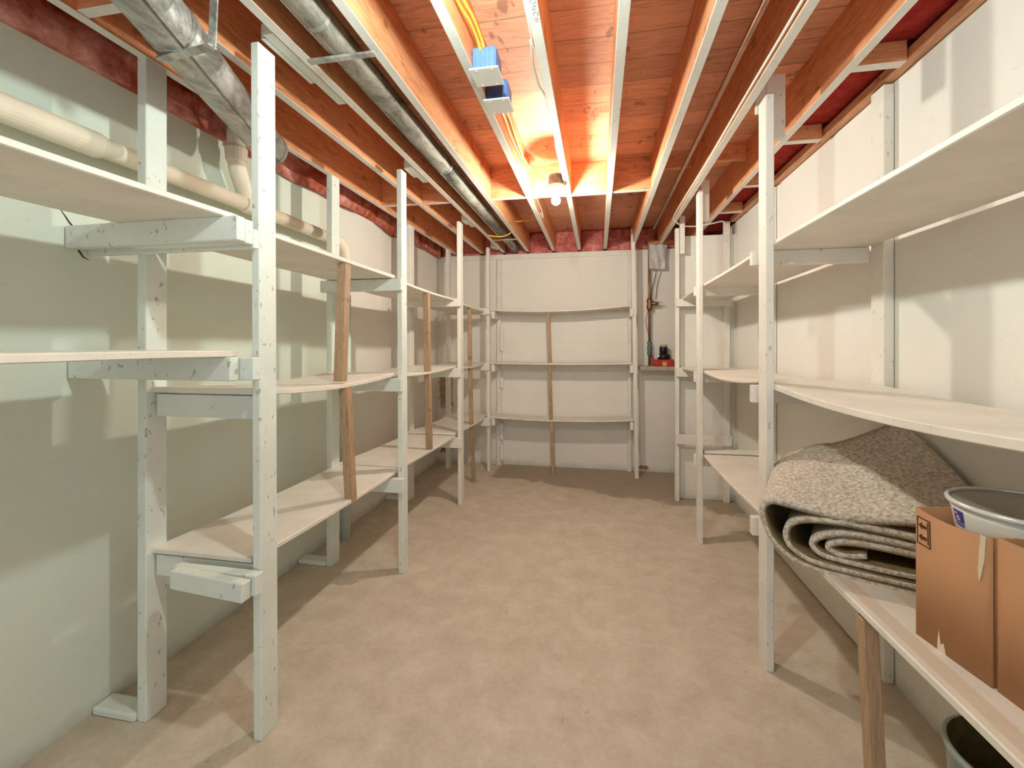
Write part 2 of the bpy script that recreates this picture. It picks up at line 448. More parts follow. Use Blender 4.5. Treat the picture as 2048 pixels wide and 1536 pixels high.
def blocking(x0, x1, y, label, z0=ZJ, z1=ZS, th=.038, white=True, group='blocking between joists', m=M_BLOCK):
    b = box(x0, x1, y - th / 2, y + th / 2, z0 + .004, z1, .0015)
    for f in b.faces:
        if white and all(v.co.z < z0 + .007 for v in f.verts): f.material_index = 1
    return tag(finish('blocking_board', b, [m, M_JPAINT]), label, 'blocking', group)
bn = ['between the two joists nearest the green-tinted wall, in the far blocking row',
      'between the fat-duct joist and the shimmed joist, in the far blocking row', None,
      'between the slim-duct joist and the blue-box joist, in the far blocking row',
      'right behind the lit bulb, in the far blocking row',
      'just right of the lit bulb joist, far blocking row',
      'next to the brown pipe bay, far blocking row']
for i, t_ in enumerate(bn):
    if t_: blocking(JX[i] + .019, JX[i + 1] - .019, 3.27 + .006 * (i % 3), 'short wooden block ' + t_)
blocking(JX[7] + .019, JX[8] - .019, 3.30, 'thin unpainted board high between joists, crossing above the brown ceiling pipe', 2.63, ZS, .03, False)
blocking(JX[8] + .019, JX[9] - .019, 3.15, 'thin unpainted board high between cable joist and right wall joist', 2.60, ZS, .03, False)
blocking(JX[0] + .019, JX[1] - .019, 1.18, 'short white-edged block near the top of the first left rear post')
for k, (y, t_) in enumerate([(1.98, 'right beside the top of the near right rear post'), (2.64, 'second nearest on the right'),
                             (3.32, 'third nearest on the right'), (3.95, 'farthest on the right')]):
    blocking(JX[9] + .019, 1.155, y, 'short block to the wall plate, ' + t_, th=.045)
# wall plate on top of right wall
tag(finish('wall_plate', box(1.164, 1.27, Y0, YB - .85, 2.500, 2.540, .002), M_PLATE), 'long unpainted wooden plate lying along the top of the right wall', 'plate')

# insulation batts
def batt(x0, x1, y0, y1, z0, z1, face, label, group, m=M_INS, amp=.03, res=.03, sag=0):
    """lumpy blanket; face = outward direction of its visible side"""
    b = bmesh.new()
    nx, ny, nz = [max(2, int((q1 - q0) / res)) for q0, q1 in ((x0, x1), (y0, y1), (z0, z1))]
    bmesh.ops.create_cube(b, size=1)
    for v in b.verts: v.co = V(x0 + (v.co.x + .5) * (x1 - x0), y0 + (v.co.y + .5) * (y1 - y0), z0 + (v.co.z + .5) * (z1 - z0))
    for ax, n in ((0, nx), (1, ny), (2, nz)):
        q0, q1 = ((x0, x1), (y0, y1), (z0, z1))[ax]
        for i in range(1, n):
            no = V(*[1 if a == ax else 0 for a in range(3)])
            bmesh.ops.bisect_plane(b, geom=b.verts[:] + b.edges[:] + b.faces[:], plane_co=no * (q0 + (q1 - q0) * i / n), plane_no=no)
    F = Vector(face)
    c = V((x0 + x1) / 2, (y0 + y1) / 2, (z0 + z1) / 2)
    h = V((x1 - x0) / 2, (y1 - y0) / 2, (z1 - z0) / 2)
    for v in b.verts:
        d = (v.co - c); k = d.dot(F) / max(1e-6, abs(h.dot(V(abs(F.x), abs(F.y), abs(F.z)))))
        if k > 0:
            w = noise.fractal(v.co * 7, 1, 2, 3) * .6 + noise.noise(v.co * 2.5) * .8
            v.co += F * amp * w * k
            if sag: v.co.z -= sag * k * max(0, noise.noise(V(v.co.y * 2.2 + 3, 0, 0)) + .25) * (1 - (v.co.z - z0) / (z1 - z0))
    return tag(finish('insulation_batt', b, m, smooth=True), label, 'insulation', group)
bb = [(-1.87, JX[0]), *[(JX[i], JX[i + 1]) for i in range(9)], (JX[9], 1.2)]
bl = ['in the corner next to the green-tinted wall', 'beyond the two joists nearest the green-tinted wall', 'beyond the fat-duct joist',
      'at the far end of the slim duct', 'beyond the blue-box joist', 'straight behind the lit bulb', 'just right of the bulb joist end',
      'above the right post of the end shelves', 'above the hanging white sheet', 'beyond the cable joist, above the partition', 'in the far right corner over the partition']
for i, ((a, c_), t_) in enumerate(zip(bb, bl)):
    batt(a + .021, c_ - .021, YB + .03, YB + .19, 2.458, ZS - .01, (0, -1, 0), 'pink fibreglass batt stuffed over the back wall, ' + t_, 'pink batts over the back wall', amp=.045)
lefts = [(-1.6, .9, 'nearest the viewer, up to the first rear post'), (.92, 2.0, 'between the first rear post and the fat duct end'),
         (2.02, 3.26, 'sagging lumpily beyond the fat duct'), (3.28, 5.1, 'farthest along, near the back corner')]
for k, (a, c_, t_) in enumerate(lefts):
    batt(-1.975, -1.845, a, c_, 2.452, 2.60 + (.05 if k >= 2 else 0), (1, 0, 0), 'pink batt over the green-tinted wall, ' + t_, 'pink batts over the left wall', M_INSL, .05, .04, .07 if k >= 2 else .02)
rights = [(-1.0, 1.95, 'nearest the viewer'), (2.01, 2.61, 'second nearest'), (2.67, 3.29, 'third nearest'), (3.35, 3.92, 'fourth nearest'), (3.98, 4.9, 'farthest away')]
for a, c_, t_ in rights:
    batt(1.0, 1.36, a, c_, 2.56, ZS - .01, (-1, 0, 0), 'dark red batt between short blocks over the right wall plate, ' + t_, 'dark red batts over the right wall', M_INSD, .03, .05)

# ------------------------------------------------------------------ shelving: left
def post(root, x0, x1, y0, y1, z1, m, z0=0, lean=(0, 0), bev=.003):
    b = box(x0, x1, y0, y1, z0, z1, bev)
    for v in b.verts:
        k = (v.co.z - z0) / (z1 - z0); v.co.x += lean[0] * k; v.co.y += lean[1] * k
    # small warp so that the timber is not dead straight
    return finish('post', b, m, root)
LU = thing('shelving_unit', (-1.53, 2.6, 0), 'long white and mint painted wooden shelving unit along the green-tinted wall, three tiers high', 'shelving')
LY = [(.16, .25, M_MINT), (1.40, 1.487, M_MINT), (2.585, 2.66, M_MINT), (3.785, 3.87, M_CREAM), (4.85, 4.91, M_CREAM)]
for i, (a, c_, m) in enumerate(LY):
    post(LU, -1.202, -1.17, a, c_, 2.485, m, lean=(-.012 if i else 0, 0))
for i, (y, m) in enumerate([(.16, M_MINT), (1.39, M_MINT), (2.585, M_MINT), (3.80, M_CREAM), (4.86, M_CREAM)]):
    post(LU, -1.69, -1.65, y, y + .085, 2.60 if i == 1 else 2.52, m)
    if i in (1, 2, 3):
        b = box(XL + .004, -1.692, y - .01, y + .07, 0.0, .03, .008, 2)
        finish('foot_block', b, m, LU)
# brackets (cross boards): (x0,x1,y0,y1,z0,z1)
def bracket(root, x0, x1, y0, y1, z0, z1, m, name='bracket', M=None):
    return finish(name, box(x0, x1, y0, y1, z0, z1, .003, M=M), m, root)
Zt, Zm, Zl = (1.753, 1.836), (1.284, 1.363), (.541, .605)
# first post: top
bracket(LU, -1.885, -1.17, 1.292, 1.328, 1.755, 1.837, M_MINT)
bracket(LU, -1.64, -1.17, 1.330, 1.364, 1.752, 1.834, M_MINT)
bracket(LU, -1.885, -1.17, 1.366, 1.389, 1.742, 1.810, M_MINT)
# first post: middle
bracket(LU, -1.885, -1.205, 1.300, 1.338, 1.285, 1.365, M_MINT)
bracket(LU, -1.80, -1.155, 1.345, 1.385, 1.285, 1.363, M_MINT)
bracket(LU, -1.638, -1.215, 1.42, 1.456, 1.138, 1.222, M_MINT)
# first post: low, a loose-looking pair of cut ends
Mt = Matrix.Translation((-1.17, 1.33, .57)) @ Euler((0, math.radians(2.6), math.radians(-2))).to_matrix().to_4x4() @ Matrix.Translation((1.17, -1.33, -.57))
bracket(LU, -1.47, -1.17, 1.312, 1.350, .538, .604, M_MINT, M=Mt)
bracket(LU, -1.50, -1.155, 1.356, 1.394, .540, .612, M_MINT)
bracket(LU, -1.640, -1.215, 1.42, 1.456, .535, .614, M_MINT)
bracket(LU, -1.885, -1.60, 1.395, 1.43, .53, .60, M_MINT) if False else None
for (y, m) in ((2.548, M_MINT), (3.747, M_CREAM), (4.812, M_CREAM)):
    for z0, z1 in ((1.735, 1.806), (1.120, 1.200), (.505, .592)):
        bracket(LU, -1.71, -1.168 + (.01 if z0 < 1 else 0), y, y + .035, z0, z1, m)
# near post set (out of view) keeps the first bay up
for z0, z1 in ((1.755, 1.836), (1.285, 1.365)):
    bracket(LU, -1.885, -1.17, .11, .15, z0, z1, M_MINT)
# boards
SB = lambda *a, **k: finish('shelf_board', board(*a, **k), M_SHELF, LU, smooth=False)
SB(-1.662, -1.22, .08, 1.35, 1.858, .020, sag=.012)
SB(-1.662, -1.22, .08, 1.35, 1.388, .022, sag=-.002)
SB(-1.662, -1.22, 1.385, 2.60, 1.832, .021, sag=.004, twist=(.01, .01, 0, 0))
SB(-1.662, -1.22, 1.415, 2.585, 1.249, .022, sag=.027, twist=(0, 0, -.012, -.012))
SB(-1.662, -1.222, 1.415, 2.66, .640, .020, sag=.010, twist=(0, 0, -.012, -.012))
SB(-1.662, -1.22, 2.61, 3.77, 1.818, .018, sag=.012, twist=(0, 0, -.010, -.010))
SB(-1.662, -1.22, 2.60, 3.77, 1.222, .018, sag=.016, twist=(0, 0, .0, .0))
SB(-1.662, -1.222, 2.668, 3.78, .636, .020, sag=.006, twist=(0, 0, -.022, -.022))
SB(-1.662, -1.22, 3.785, 4.84, 1.798, .018, sag=.008, twist=(0, 0, -.018, -.018))
SB(-1.662, -1.22, 3.785, 4.84, 1.212, .018, sag=.022)
SB(-1.662, -1.222, 3.74, 5.05, .636, .018, sag=.016, twist=(0, 0, -.03, -.03))
# shims between post tops and joist
for (y, d) in ((1.40, .62), (2.60, .34), (3.79, .3), (4.88, .2)):
    finish('shim', box(-1.147, -1.107, y - .02, y + d * .72, 2.487, 2.56, .002), M_MINT, LU)
    finish('shim', box(-1.172, -1.150, y + .0, y + d * .45, 2.489, 2.545, .002), M_MINT, LU)

# ------------------------------------------------------------------ shelving: back
BU = thing('end_shelving_unit', (-.4, 5.0, 0), 'cream wooden shelving across the back wall, three tiers with a stick down its middle', 'shelving')
post(BU, .385, .425, 4.875, 4.935, 2.62, M_CREAM, lean=(-.04, 0))
post(BU, -1.155, -1.10, YB - .045, YB - .001, 2.39, M_CREAM)
post(BU, .325, .37, YB - .045, YB - .001, 2.42, M_CREAM)
for z in (1.778, 1.186, .588):
    bracket(BU, -1.160, -1.122, 4.80 + .075, YB - .047, z - .085, z - .002, M_CREAM)
    bracket(BU, .335, .372, 4.86, YB - .047, z - .080, z + .004, M_CREAM)
    bracket(BU, -1.10, .325, YB - .025, YB - .002, z - .075, z - .004, M_CREAM, 'rear_batten')
for za, zb in ((1.33, 1.62), (.90, 1.02), (.30, .50), (.06, .24)):
    finish('packing_strip', box(-1.112, -1.07, YB - .075, YB - .047, za, zb, .008, 2), M_CREAM, BU)
finish('shelf_board', board(-1.168, .335, 4.86, YB - .03, 1.798, .018, sag=.034, along='x', n=24, twist=(0, .025, 0, .025)), M_SHELF, BU)
finish('shelf_board', board(-1.168, .365, 4.86, YB - .03, 1.206, .018, sag=.008, along='x', n=24, twist=(0, .008, 0, .008)), M_SHELF, BU)
finish('shelf_board', board(-1.168, .372, 4.86, YB - .03, .606, .018, sag=.024, along='x', n=24, twist=(0, .012, 0, .012)), M_SHELF, BU)

# ------------------------------------------------------------------ shelving: right
RU = thing('right_shelving_unit', (.95, 2.6, 0), 'cream painted wooden shelving unit along the right wall, holding the rolled carpet and boxes', 'shelving')
post(RU, .712, .745, .80, .885, 2.485, M_CREAM)
post(RU, .712, .745, 2.105, 2.197, 2.485, M_CREAM)
post(RU, .700, .730, 3.36, 3.447, 2.50, M_CREAM)
post(RU, .688, .722, 4.243, 4.30, 2.45, M_CREAM)
post(RU, 1.168, 1.207, .80, .888, 2.49, M_CREAM)
post(RU, 1.168, 1.207, 2.125, 2.215, 2.49, M_CREAM)
post(RU, 1.168, 1.207, 3.37, 3.45, 2.49, M_CREAM)
post(RU, 1.105, 1.155, 4.28, 4.322, 2.50, M_CREAM)
for y, x0, x1, dz in ((2.218, .692, 1.166, 0), (3.450, .690, 1.166, -.010), (4.205, .690, 1.15, -.025), (.760, .70, 1.166, 0)):
    for z0, z1 in ((1.768, 1.834), (1.142, 1.222), (.537, .620)):
        if y > 4 and z0 < 1: dz = -.018
        bracket(RU, x0, x1, y, y + .035, z0 + dz, z1 + dz, M_CREAM)
SBR = lambda *a, **k: finish('shelf_board', board(*a, **k), M_SHELF, RU)
SBR(.742, 1.166, .70, 2.25, 1.855, .020, sag=0)
SBR(.742, 1.166, .72, 2.26, 1.249, .024, sag=.036, twist=(.012, .012, 0, 0), n=24)
M_WORN = M_SHELF.copy(); M_WORN.name = 'worn_shelf_paint'
nt = M_WORN.node_tree; bs = nt.nodes['Principled BSDF']; old = bs.inputs['Base Color'].links[0].from_socket
gp = nt.nodes.new('ShaderNodeNewGeometry'); sx = nt.nodes.new('ShaderNodeSeparateXYZ'); nt.links.new(gp.outputs['Position'], sx.inputs[0])
mr = nt.nodes.new('ShaderNodeMapRange'); mr.inputs[1].default_value = .74; mr.inputs[2].default_value = 1.17; nt.links.new(sx.outputs[0], mr.inputs[0])
cr_ = nt.nodes.new('ShaderNodeValToRGB'); nt.links.new(mr.outputs[0], cr_.inputs[0])
for k, (p, v) in enumerate([(.05, 0), (.06, 1), (.145, 1), (.16, 0), (.33, 0), (.35, .8), (.45, .8), (.47, 0)]):
    if k >= 2: cr_.color_ramp.elements.new(p)
for k, (p, v) in enumerate([(.05, 0), (.06, 1), (.145, 1), (.16, 0), (.33, 0), (.35, .8), (.45, .8), (.47, 0)]):
    cr_.color_ramp.elements[k].position = p; cr_.color_ramp.elements[k].color = (v * .6, v * .6, v * .6, 1)
mx = nt.nodes.new('ShaderNodeMix'); mx.data_type = 'RGBA'
nt.links.new(cr_.outputs[0], mx.inputs[0]); nt.links.new(old, mx.inputs[6]); mx.inputs[7].default_value = (.60, .49, .34, 1)
nt.links.new(mx.outputs[2], bs.inputs['Base Color'])
LOWB = SBR(.742, 1.166, .70, 2.25, .645, .022, sag=.0, twist=(.02, .02, -.005, -.005))
LOWB.data.materials[0] = M_WORN
SBR(.735, 1.166, 2.262, 3.47, 1.850, .020, sag=.004, twist=(0, 0, -.014, -.014))
SBR(.735, 1.166, 2.275, 3.48, 1.247, .018, sag=.030, n=24, twist=(0, 0, -.016, -.016))
SBR(.735, 1.166, 2.262, 3.46, .640, .018, sag=.012, twist=(0, 0, -.006, -.006))
SBR(.735, 1.14, 3.475, 4.32, 1.842, .018, sag=.004, twist=(0, 0, -.02, -.02))
SBR(.735, 1.14, 3.485, 4.32, 1.227, .018, sag=.01, twist=(0, 0, -.02, -.02))
finish('offcut_board', box(.742, 1.15, 3.372, 3.46, .637, .656, .002), M_CREAM, RU)
finish('wall_foot_strip', box(1.185, 1.206, 2.25, 3.36, .01, .17, .003), M_CREAM, RU)  # pale strip standing for the foot of the right wall, no separate rail
for (y, x, z0, z1) in ((2.205, .748, 2.335, 2.62), (3.452, .735, 2.30, 2.60), (4.245, .727, 2.22, 2.56)):
    finish('cleat', box(x, x + (.078 if y < 3 else .058 if y < 4 else .042), y, y + .035, z0, z1, .002), M_CREAM, RU)
finish('cleat', box(.702, .744, 2.199, 2.216, 2.45, 2.60, .002), M_CREAM, RU)

# ------------------------------------------------------------------ loose sticks
def stick(p0, p1, w, label, d=None, m=M_PROP):
    b = beam(p0, p1, w, d or w, .003, up=(0, 1, 0))
    return tag(finish('wooden_prop', b, m), label, 'prop stick', 'unpainted sticks propping up shelves')
stick((-1.236, 2.006, 1.228), (-1.236, 2.040, 1.806), .048, 'unpainted stick wedged under the top shelf, first gap beyond the nearest left post')
stick((-1.240, 2.108, .612), (-1.240, 2.056, 1.198), .046, 'unpainted stick standing on the lowest shelf, first gap beyond the nearest left post')
stick((-1.24, 3.165, 1.207), (-1.24, 3.145, 1.796), .042, 'knotty unpainted stick under the top shelf, second gap beyond the nearest left post')
stick((-1.24, 3.20, .622), (-1.24, 3.172, 1.188), .042, 'unpainted stick standing on the lowest shelf, second gap beyond the nearest left post')
stick((-1.24, 4.30, 1.192), (-1.24, 4.272, 1.772), .036, 'thin knotted stick under the top shelf, last left gap before the back corner')
stick((-1.24, 4.345, .610), (-1.24, 4.305, 1.172), .036, 'thin reddish stick standing on the lowest shelf, last left gap before the back corner')
stick((-1.24, 4.44, 0.0), (-1.24, 4.36, .588), .034, 'thin dark stick from floor to lowest shelf, last left gap before the back corner')
stick((-.505, 4.875, 1.205), (-.525, 4.875, 1.755), .036, 'unpainted stick under the top shelf of the end shelving')
stick((-.495, 4.875, .590), (-.512, 4.875, 1.176), .036, 'unpainted stick between the middle and lowest shelves of the end shelving')
stick((-.468, 4.845, 0.0), (-.487, 4.875, .566), .036, 'unpainted stick from floor to lowest shelf of the end shelving')
stick((.79, 1.462, 0.0), (.768, 1.475, .619), .040, 'unpainted square stick holding up the lowest shelf under the cardboard box')

# ------------------------------------------------------------------ pipes and ducts
def ringtube(p0, p1, r, n=20): return tube([p0, p1], r, n)
big = thing('steel_duct', (-1.45, 1.5, 2.395), 'fat round galvanised steel duct slung under the joists over the first left post', 'duct')
P0, P1 = V(-1.03, .45, 2.40), V(-1.62, 2.00, 2.392)
D = (P1 - P0).normalized()
finish('duct_pipe', tube([P0, P0 + D * .55, P1], .079, 28), M_GALV, big, smooth=False)
for f in bpy.data.objects[big.children[0].name].data.polygons: f.use_smooth = len(f.vertices) == 4
# rolled seam, joint collar and end cap
S = D.cross(V(0, 0, 1)).normalized()
finish('seam', beam(P0 + S * .045 + V(0, 0, -.066), P1 + S * .045 + V(0, 0, -.066), .008, .006, .001), M_GALVD, big)
J = P0 + D * .78
finish('joint_collar', tube([J - D * .012, J + D * .012], .083, 28), M_GALV, big)
finish('end_cap', tube([P1 - D * .02, P1 + D * .004, P1 + D * .012], .083, 28, radii=[.083, .083, .07]), M_GALVD, big)
sb = bmesh.new()
beam((-1.36, 1.19, 2.308), (-1.14, 1.165, 2.308), .028, .006, .001, bm=sb)
beam((-1.142, 1.165, 2.306), (-1.10, 1.14, 2.66), .028, .005, .001, up=(0, 1, 0), bm=sb)
beam((-1.357, 1.19, 2.306), (-1.32, 1.20, 2.56), .028, .005, .001, up=(0, 1, 0), bm=sb)
finish('hanger_strap', sb, M_GALV, big)

sm = thing('slim_duct', (-.925, 2.5, 2.51), 'slim dusty round metal duct running between two joists down the room', 'duct')
def sduct(y0, y1, r=.052, x=-.93, z=2.515, m=M_GALVD):
    o = finish('duct_pipe', tube([(x, y0, z), (x, y1, z)], r, 24), m, sm)
    for f in o.data.polygons: f.use_smooth = len(f.vertices) == 4
    return o
sduct(-1.8, 2.65); sduct(2.64, 4.42, .049); sduct(4.60, 5.12, .047, z=2.512)
finish('seam', beam((-.958, -1.7, 2.470), (-.958, 4.40, 2.470), .006, .005, .001), M_GALV, sm)
for y in (1.36, 2.65):
    finish('joint_collar', tube([(-.93, y - .008, 2.515), (-.93, y + .008, 2.515)], .0545, 24), M_GALV, sm)
for y, x0, x1 in ((1.50, -1.052, -.785), (4.43, -1.05, -.79)):
    finish('hanger_strap', box(x0, x1, y - .013, y + .013, 2.452, 2.461, .001), M_GALV if y < 2 else M_PROP, sm)

dp = thing('drain_pipe', (-1.79, 2.0, 2.13), 'cream painted drain pipe along the green-tinted wall, turning down to the floor', 'pipe')
def arc(c, r, a0, a1, ax1, ax2, n=8):
    return [Vector(c) + Vector(ax1) * r * math.cos(a0 + (a1 - a0) * i / n) + Vector(ax2) * r * math.sin(a0 + (a1 - a0) * i / n) for i in range(n + 1)]
px, pz = -1.795, 2.135
o = finish('pipe_run', tube([(px, -1.5, pz), (px, 2.86, pz)], .037, 24), M_PIPE, dp, smooth=True)
finish('coupling', tube([(px, 1.0, pz), (px, 1.33, pz), (px, 1.35, pz)], .045, 24, radii=[.045, .046, .039]), M_PIPE, dp)
finish('coupling', tube([(px, 2.02, pz), (px, 2.10, pz)], .044, 24), M_PIPE, dp)
finish('coupling', tube([(px, 2.83, pz), (px, 2.87, pz)], .043, 24), M_PIPE, dp)
pts = arc((px, 2.87, pz - .11), .11, math.pi / 2, 0, (0, 1, 0), (0, 0, 1), 8)
finish('elbow', tube(pts + [V(px, 2.98, pz - .16)], .041, 24), M_PIPE, dp, smooth=True)
finish('downpipe', tube([(px, 2.98, pz - .15), (px, 2.98, .0)], .037, 24), M_PIPEM, dp, smooth=True)
# riser with hubs
rp = catmull([(px, 2.06, pz + .0), (px, 2.02, pz + .09), (px, 1.985, pz + .17), (px, 1.975, pz + .30), (px, 1.975, pz + .36)], 5)
finish('riser', tube(rp, .042, 20), M_PIPE, dp, smooth=True)
finish('hub', tube([(px, 1.978, pz + .20), (px, 1.975, pz + .26), (px, 1.975, pz + .275)], .05, 20, radii=[.048, .052, .044]), M_PIPE, dp)

wp = thing('brown_pipe', (.53, 3, 2.5), 'thin brown copper pipe running along the ceiling bay toward the niche', 'pipe')
finish('pipe_run', tube([(.535, -1.8, 2.51), (.525, 4.45, 2.51)], .0125, 14), M_COPPER, wp, smooth=True)

# niche plumbing
wm = thing('water_main', (.555, 5.08, 1.2), 'upright brown pipe with a bronze shutoff valve in the niche beside the end shelving', 'pipe')
finish('pipe_run', tube([(.553, 5.09, 2.52), (.553, 5.09, 2.0), (.556, 5.09, 1.172)], .0135, 14), M_COPPER, wm, smooth=True)
vb = lathe(.556, 5.08, [(.016, 1.77), (.03, 1.79), (.034, 1.82), (.026, 1.845), (.034, 1.87), (.03, 1.895), (.016, 1.91)], 18)
vbo = finish('valve_body', vb, M_BRASS, wm, smooth=True)
finish('valve_outlet', tube([(.556, 5.08, 1.845), (.60, 5.06, 1.85), (.635, 5.05, 1.845), (.645, 5.05, 1.845)], .02, 14, radii=[.024, .024, .02, .012]), M_BRASS, vbo, smooth=True)
finish('lever', beam((.61, 5.05, 1.868), (.685, 5.035, 1.85), .016, .008, .002), M_BRASS, vbo)
finish('lower_valve', lathe(.556, 5.088, [(.015, 1.28), (.026, 1.30), (.022, 1.335), (.028, 1.36), (.02, 1.395), (.028, 1.42), (.015, 1.44)], 16), flat('verdigris', (.14, .19, .18), .6, .3, .4, 30), wm, smooth=True)
tag(finish('ground_wire', tube(catmull([(.632, 5.12, 2.21), (.61, 5.12, 2.10), (.58, 5.10, 1.99), (.570, 5.072, 1.90)], 6), .004, 8), M_BLACK), 'dark thin wire from the hanging white sheet down to the bronze valve', 'wire')
tag(finish('thin_wire', tube(catmull([(.68, 5.13, 2.2), (.645, 5.14, 2.07), (.635, 5.14, 1.98), (.625, 5.14, 1.90)], 6), .003, 8), M_BLACK), 'thin wire hanging from the white sheet, drifting away from the valve', 'wire')
tag(finish('looped_wire', tube(catmull([(.545, 5.07, 1.79), (.515, 5.06, 1.68), (.522, 5.06, 1.60), (.553, 5.07, 1.48), (.556, 5.07, 1.44)], 6), .003, 8), M_BLACK), 'thin dark wire looping beside the upright pipe under the bronze valve', 'wire')
# hanging sheet
b = bmesh.new(); g = []
nx, nz = 16, 20
for i in range(nx + 1):
    row = []
    for j in range(nz + 1):
        u, v_ = i / nx, j / nz
        x = .540 + .195 * u - .006 * v_ + .03 * v_ * (.5 - u); z = 2.495 - .02 * u - .275 * v_ + .012 * u * v_
        fold = .014 * math.sin(6 * (u + v_ * .55)) + .008 * math.sin(15 * (u - v_ * .35) + 1) + .012 * noise.noise(V(u * 4, v_ * 4, 2))
        row.append(b.verts.new((x, 5.052 + fold, z)))
    g.append(row)
for i in range(nx):
    for j in range(nz): b.faces.new((g[i][j], g[i + 1][j], g[i + 1][j + 1], g[i][j + 1]))
bmesh.ops.solidify(b, geom=b.faces[:], thickness=.004)
tag(finish('plastic_sheet', b, M_SHEET, smooth=True), 'crumpled white plastic sheet hanging at the top of the niche', 'sheet')
tag(finish('hanging_rod', box(.535, .80, 5.07, 5.11, 2.497, 2.535, .004), M_BLOCK), 'short brown batten holding the crumpled white sheet', 'batten')

# things on the ledge
rb = thing('red_packet', (.69, 5.05, 1.172), 'torn red packet with a yellow label lying on the niche ledge', 'packet')
finish('packet_body', box(.585, .80, 5.0, 5.12, 1.172, 1.245, .012, 2), M_RED, rb)
finish('packet_flap', beam((.59, 5.05, 1.235), (.575, 5.05, 1.285), .008, .09, .002, up=(0, 1, 0)), M_RED, rb)
finish('yellow_label', box(.678, .722, 4.995, 5.0, 1.176, 1.222, .001), M_YELLOW, rb)
fl = thing('dark_fitting', (.70, 5.06, 1.245), 'squat dark rubber fitting lying on the red packet', 'fitting')
finish('ring', lathe(.70, 5.06, [(.055, 1.246), (.07, 1.258), (.07, 1.285), (.05, 1.305), (.04, 1.312)], 24), M_BLACK, fl, smooth=True)
finish('side_knob', lathe(.642, 5.03, [(.008, 1.262), (.016, 1.27), (.016, 1.288), (.008, 1.296)], 14), M_PORC, fl, smooth=True)
jr = thing('small_jar', (.697, 5.06, 1.313), 'small dark jar with a pale rim standing above the red packet', 'jar')
finish('jar_body', lathe(.697, 5.06, [(.036, 1.313), (.042, 1.32), (.042, 1.372), (.038, 1.378)], 24), M_BLACK, jr, smooth=True)
finish('jar_lid', lathe(.697, 5.06, [(.040, 1.378), (.041, 1.381), (.041, 1.398), (.038, 1.402)], 24), M_LID, jr, smooth=True)

# ------------------------------------------------------------------ electrics
def ebox(y, label, m, open_=False):
    r = thing('electrical_box', (-.425, y, 2.46), label, 'electrical box', 'blue electrical boxes on a joist')
    b = box(-.473, -.380, y - .050, y + .055, 2.464, 2.548, .004)
    for k in range(5):  # moulded ribs on the face toward the room
        x = -.462 + k * .018
        box(x, x + .004, y - .053, y - .049, 2.466, 2.546, .001, bm=b)
    finish('box_body', b, m, r)
    cp = finish('cover_plate', box(-.484, -.369, y - .062, y + .058, 2.456, 2.463, .002, 2), M_WHITE, r)
    for dx in (-.03, .03):
        for dy in (-.05, .045):
            finish('screw', lathe(-.427 + dx, y + dy, [(.0015, 2.4545), (.004, 2.455), (.004, 2.457)], 10), M_PORC, cp)
    return r
ebox(1.72, 'blue electrical box with white cover plate, the nearer of the pair on the joist', M_BLUE)
e2 = ebox(1.94, 'dark blue electrical box with white cover plate, the farther of the pair on the joist', M_BLUE)
finish('open_side', box(-.470, -.402, 1.882, 1.887, 2.468, 2.54, .001), M_BLUED, e2)
def cable(pts, r, label, m=M_CABLE, cat='cable', group=None, name='cable'):
    return tag(finish(name, tube(catmull(pts, 6), r, 10), m, smooth=True), label, cat, group)
cable([(-.467, -1.2, 2.56), (-.462, .6, 2.57), (-.464, 1.35, 2.56), (-.448, 1.55, 2.56), (-.442, 1.64, 2.55), (-.441, 1.672, 2.535)], .006, 'yellow cable running down the joist into the nearer blue box, lower strand', group='yellow cables', name='yellow_cable')
cable([(-.455, -1.2, 2.58), (-.450, .6, 2.60), (-.455, 1.35, 2.585), (-.436, 1.55, 2.575), (-.430, 1.64, 2.56), (-.428, 1.672, 2.545)], .006, 'yellow cable running down the joist into the nearer blue box, upper strand', group='yellow cables', name='yellow_cable')
for k, (dx, dz) in enumerate(((0, 0), (.013, .008), (.024, -.002))):
    lab = ['innermost against the joist', 'middle of the three strands', 'outermost of the three strands'][k]
    cable([(-.452 + dx, 1.99, 2.50 + dz), (-.462 + dx, 2.20, 2.555 + dz), (-.466 + dx, 2.40, 2.55 + dz), (-.464 + dx * .7, 2.70, 2.555 + dz),
           (-.458 + dx, 2.88, 2.56 + dz), (-.43 + dx, 2.98, 2.56 + dz), (-.395 + dx * 1.4, 3.10 + dz, 2.552 - k * .006)], .0058,
          'cut-off yellow cable from the farther blue box toward the bulb, ' + lab, group='yellow cables', name='yellow_cable')
cable([(-.228, -1.0, 2.52), (-.228, 1.4, 2.50), (-.236, 1.6, 2.50), (-.247, 1.74, 2.50), (-.243, 1.88, 2.50), (-.228, 1.97, 2.50), (-.223, 2.3, 2.53), (-.226, 2.5, 2.50), (-.228, 2.8, 2.53), (-.24, 2.95, 2.52)], .005, 'thin cable looping along the bulb joist to the bulb', M_CABLEW, name='thin_cable')
cable([(-.46, 3.32, 2.55), (-.468, 3.6, 2.55), (-.462, 3.8, 2.53), (-.47, 3.92, 2.51), (-.474, 3.8, 2.52)], .005, 'short cable dangling from the joist beyond the bulb', M_CABLEW, name='dangling_cable')
cable([(-1.55, 4.2, 2.56), (-1.38, 4.23, 2.55)], .005, 'stub of cable poking through the joist nearest the insulation', M_CABLEW, name='cable_stub') if False else None
cable([(-1.055, 4.27, 2.470), (-.93, 4.275, 2.453), (-.84, 4.26, 2.470), (-.815, 4.25, 2.50)], .006, 'yellow cable sagging under the slim duct between two joists', name='crossing_cable')
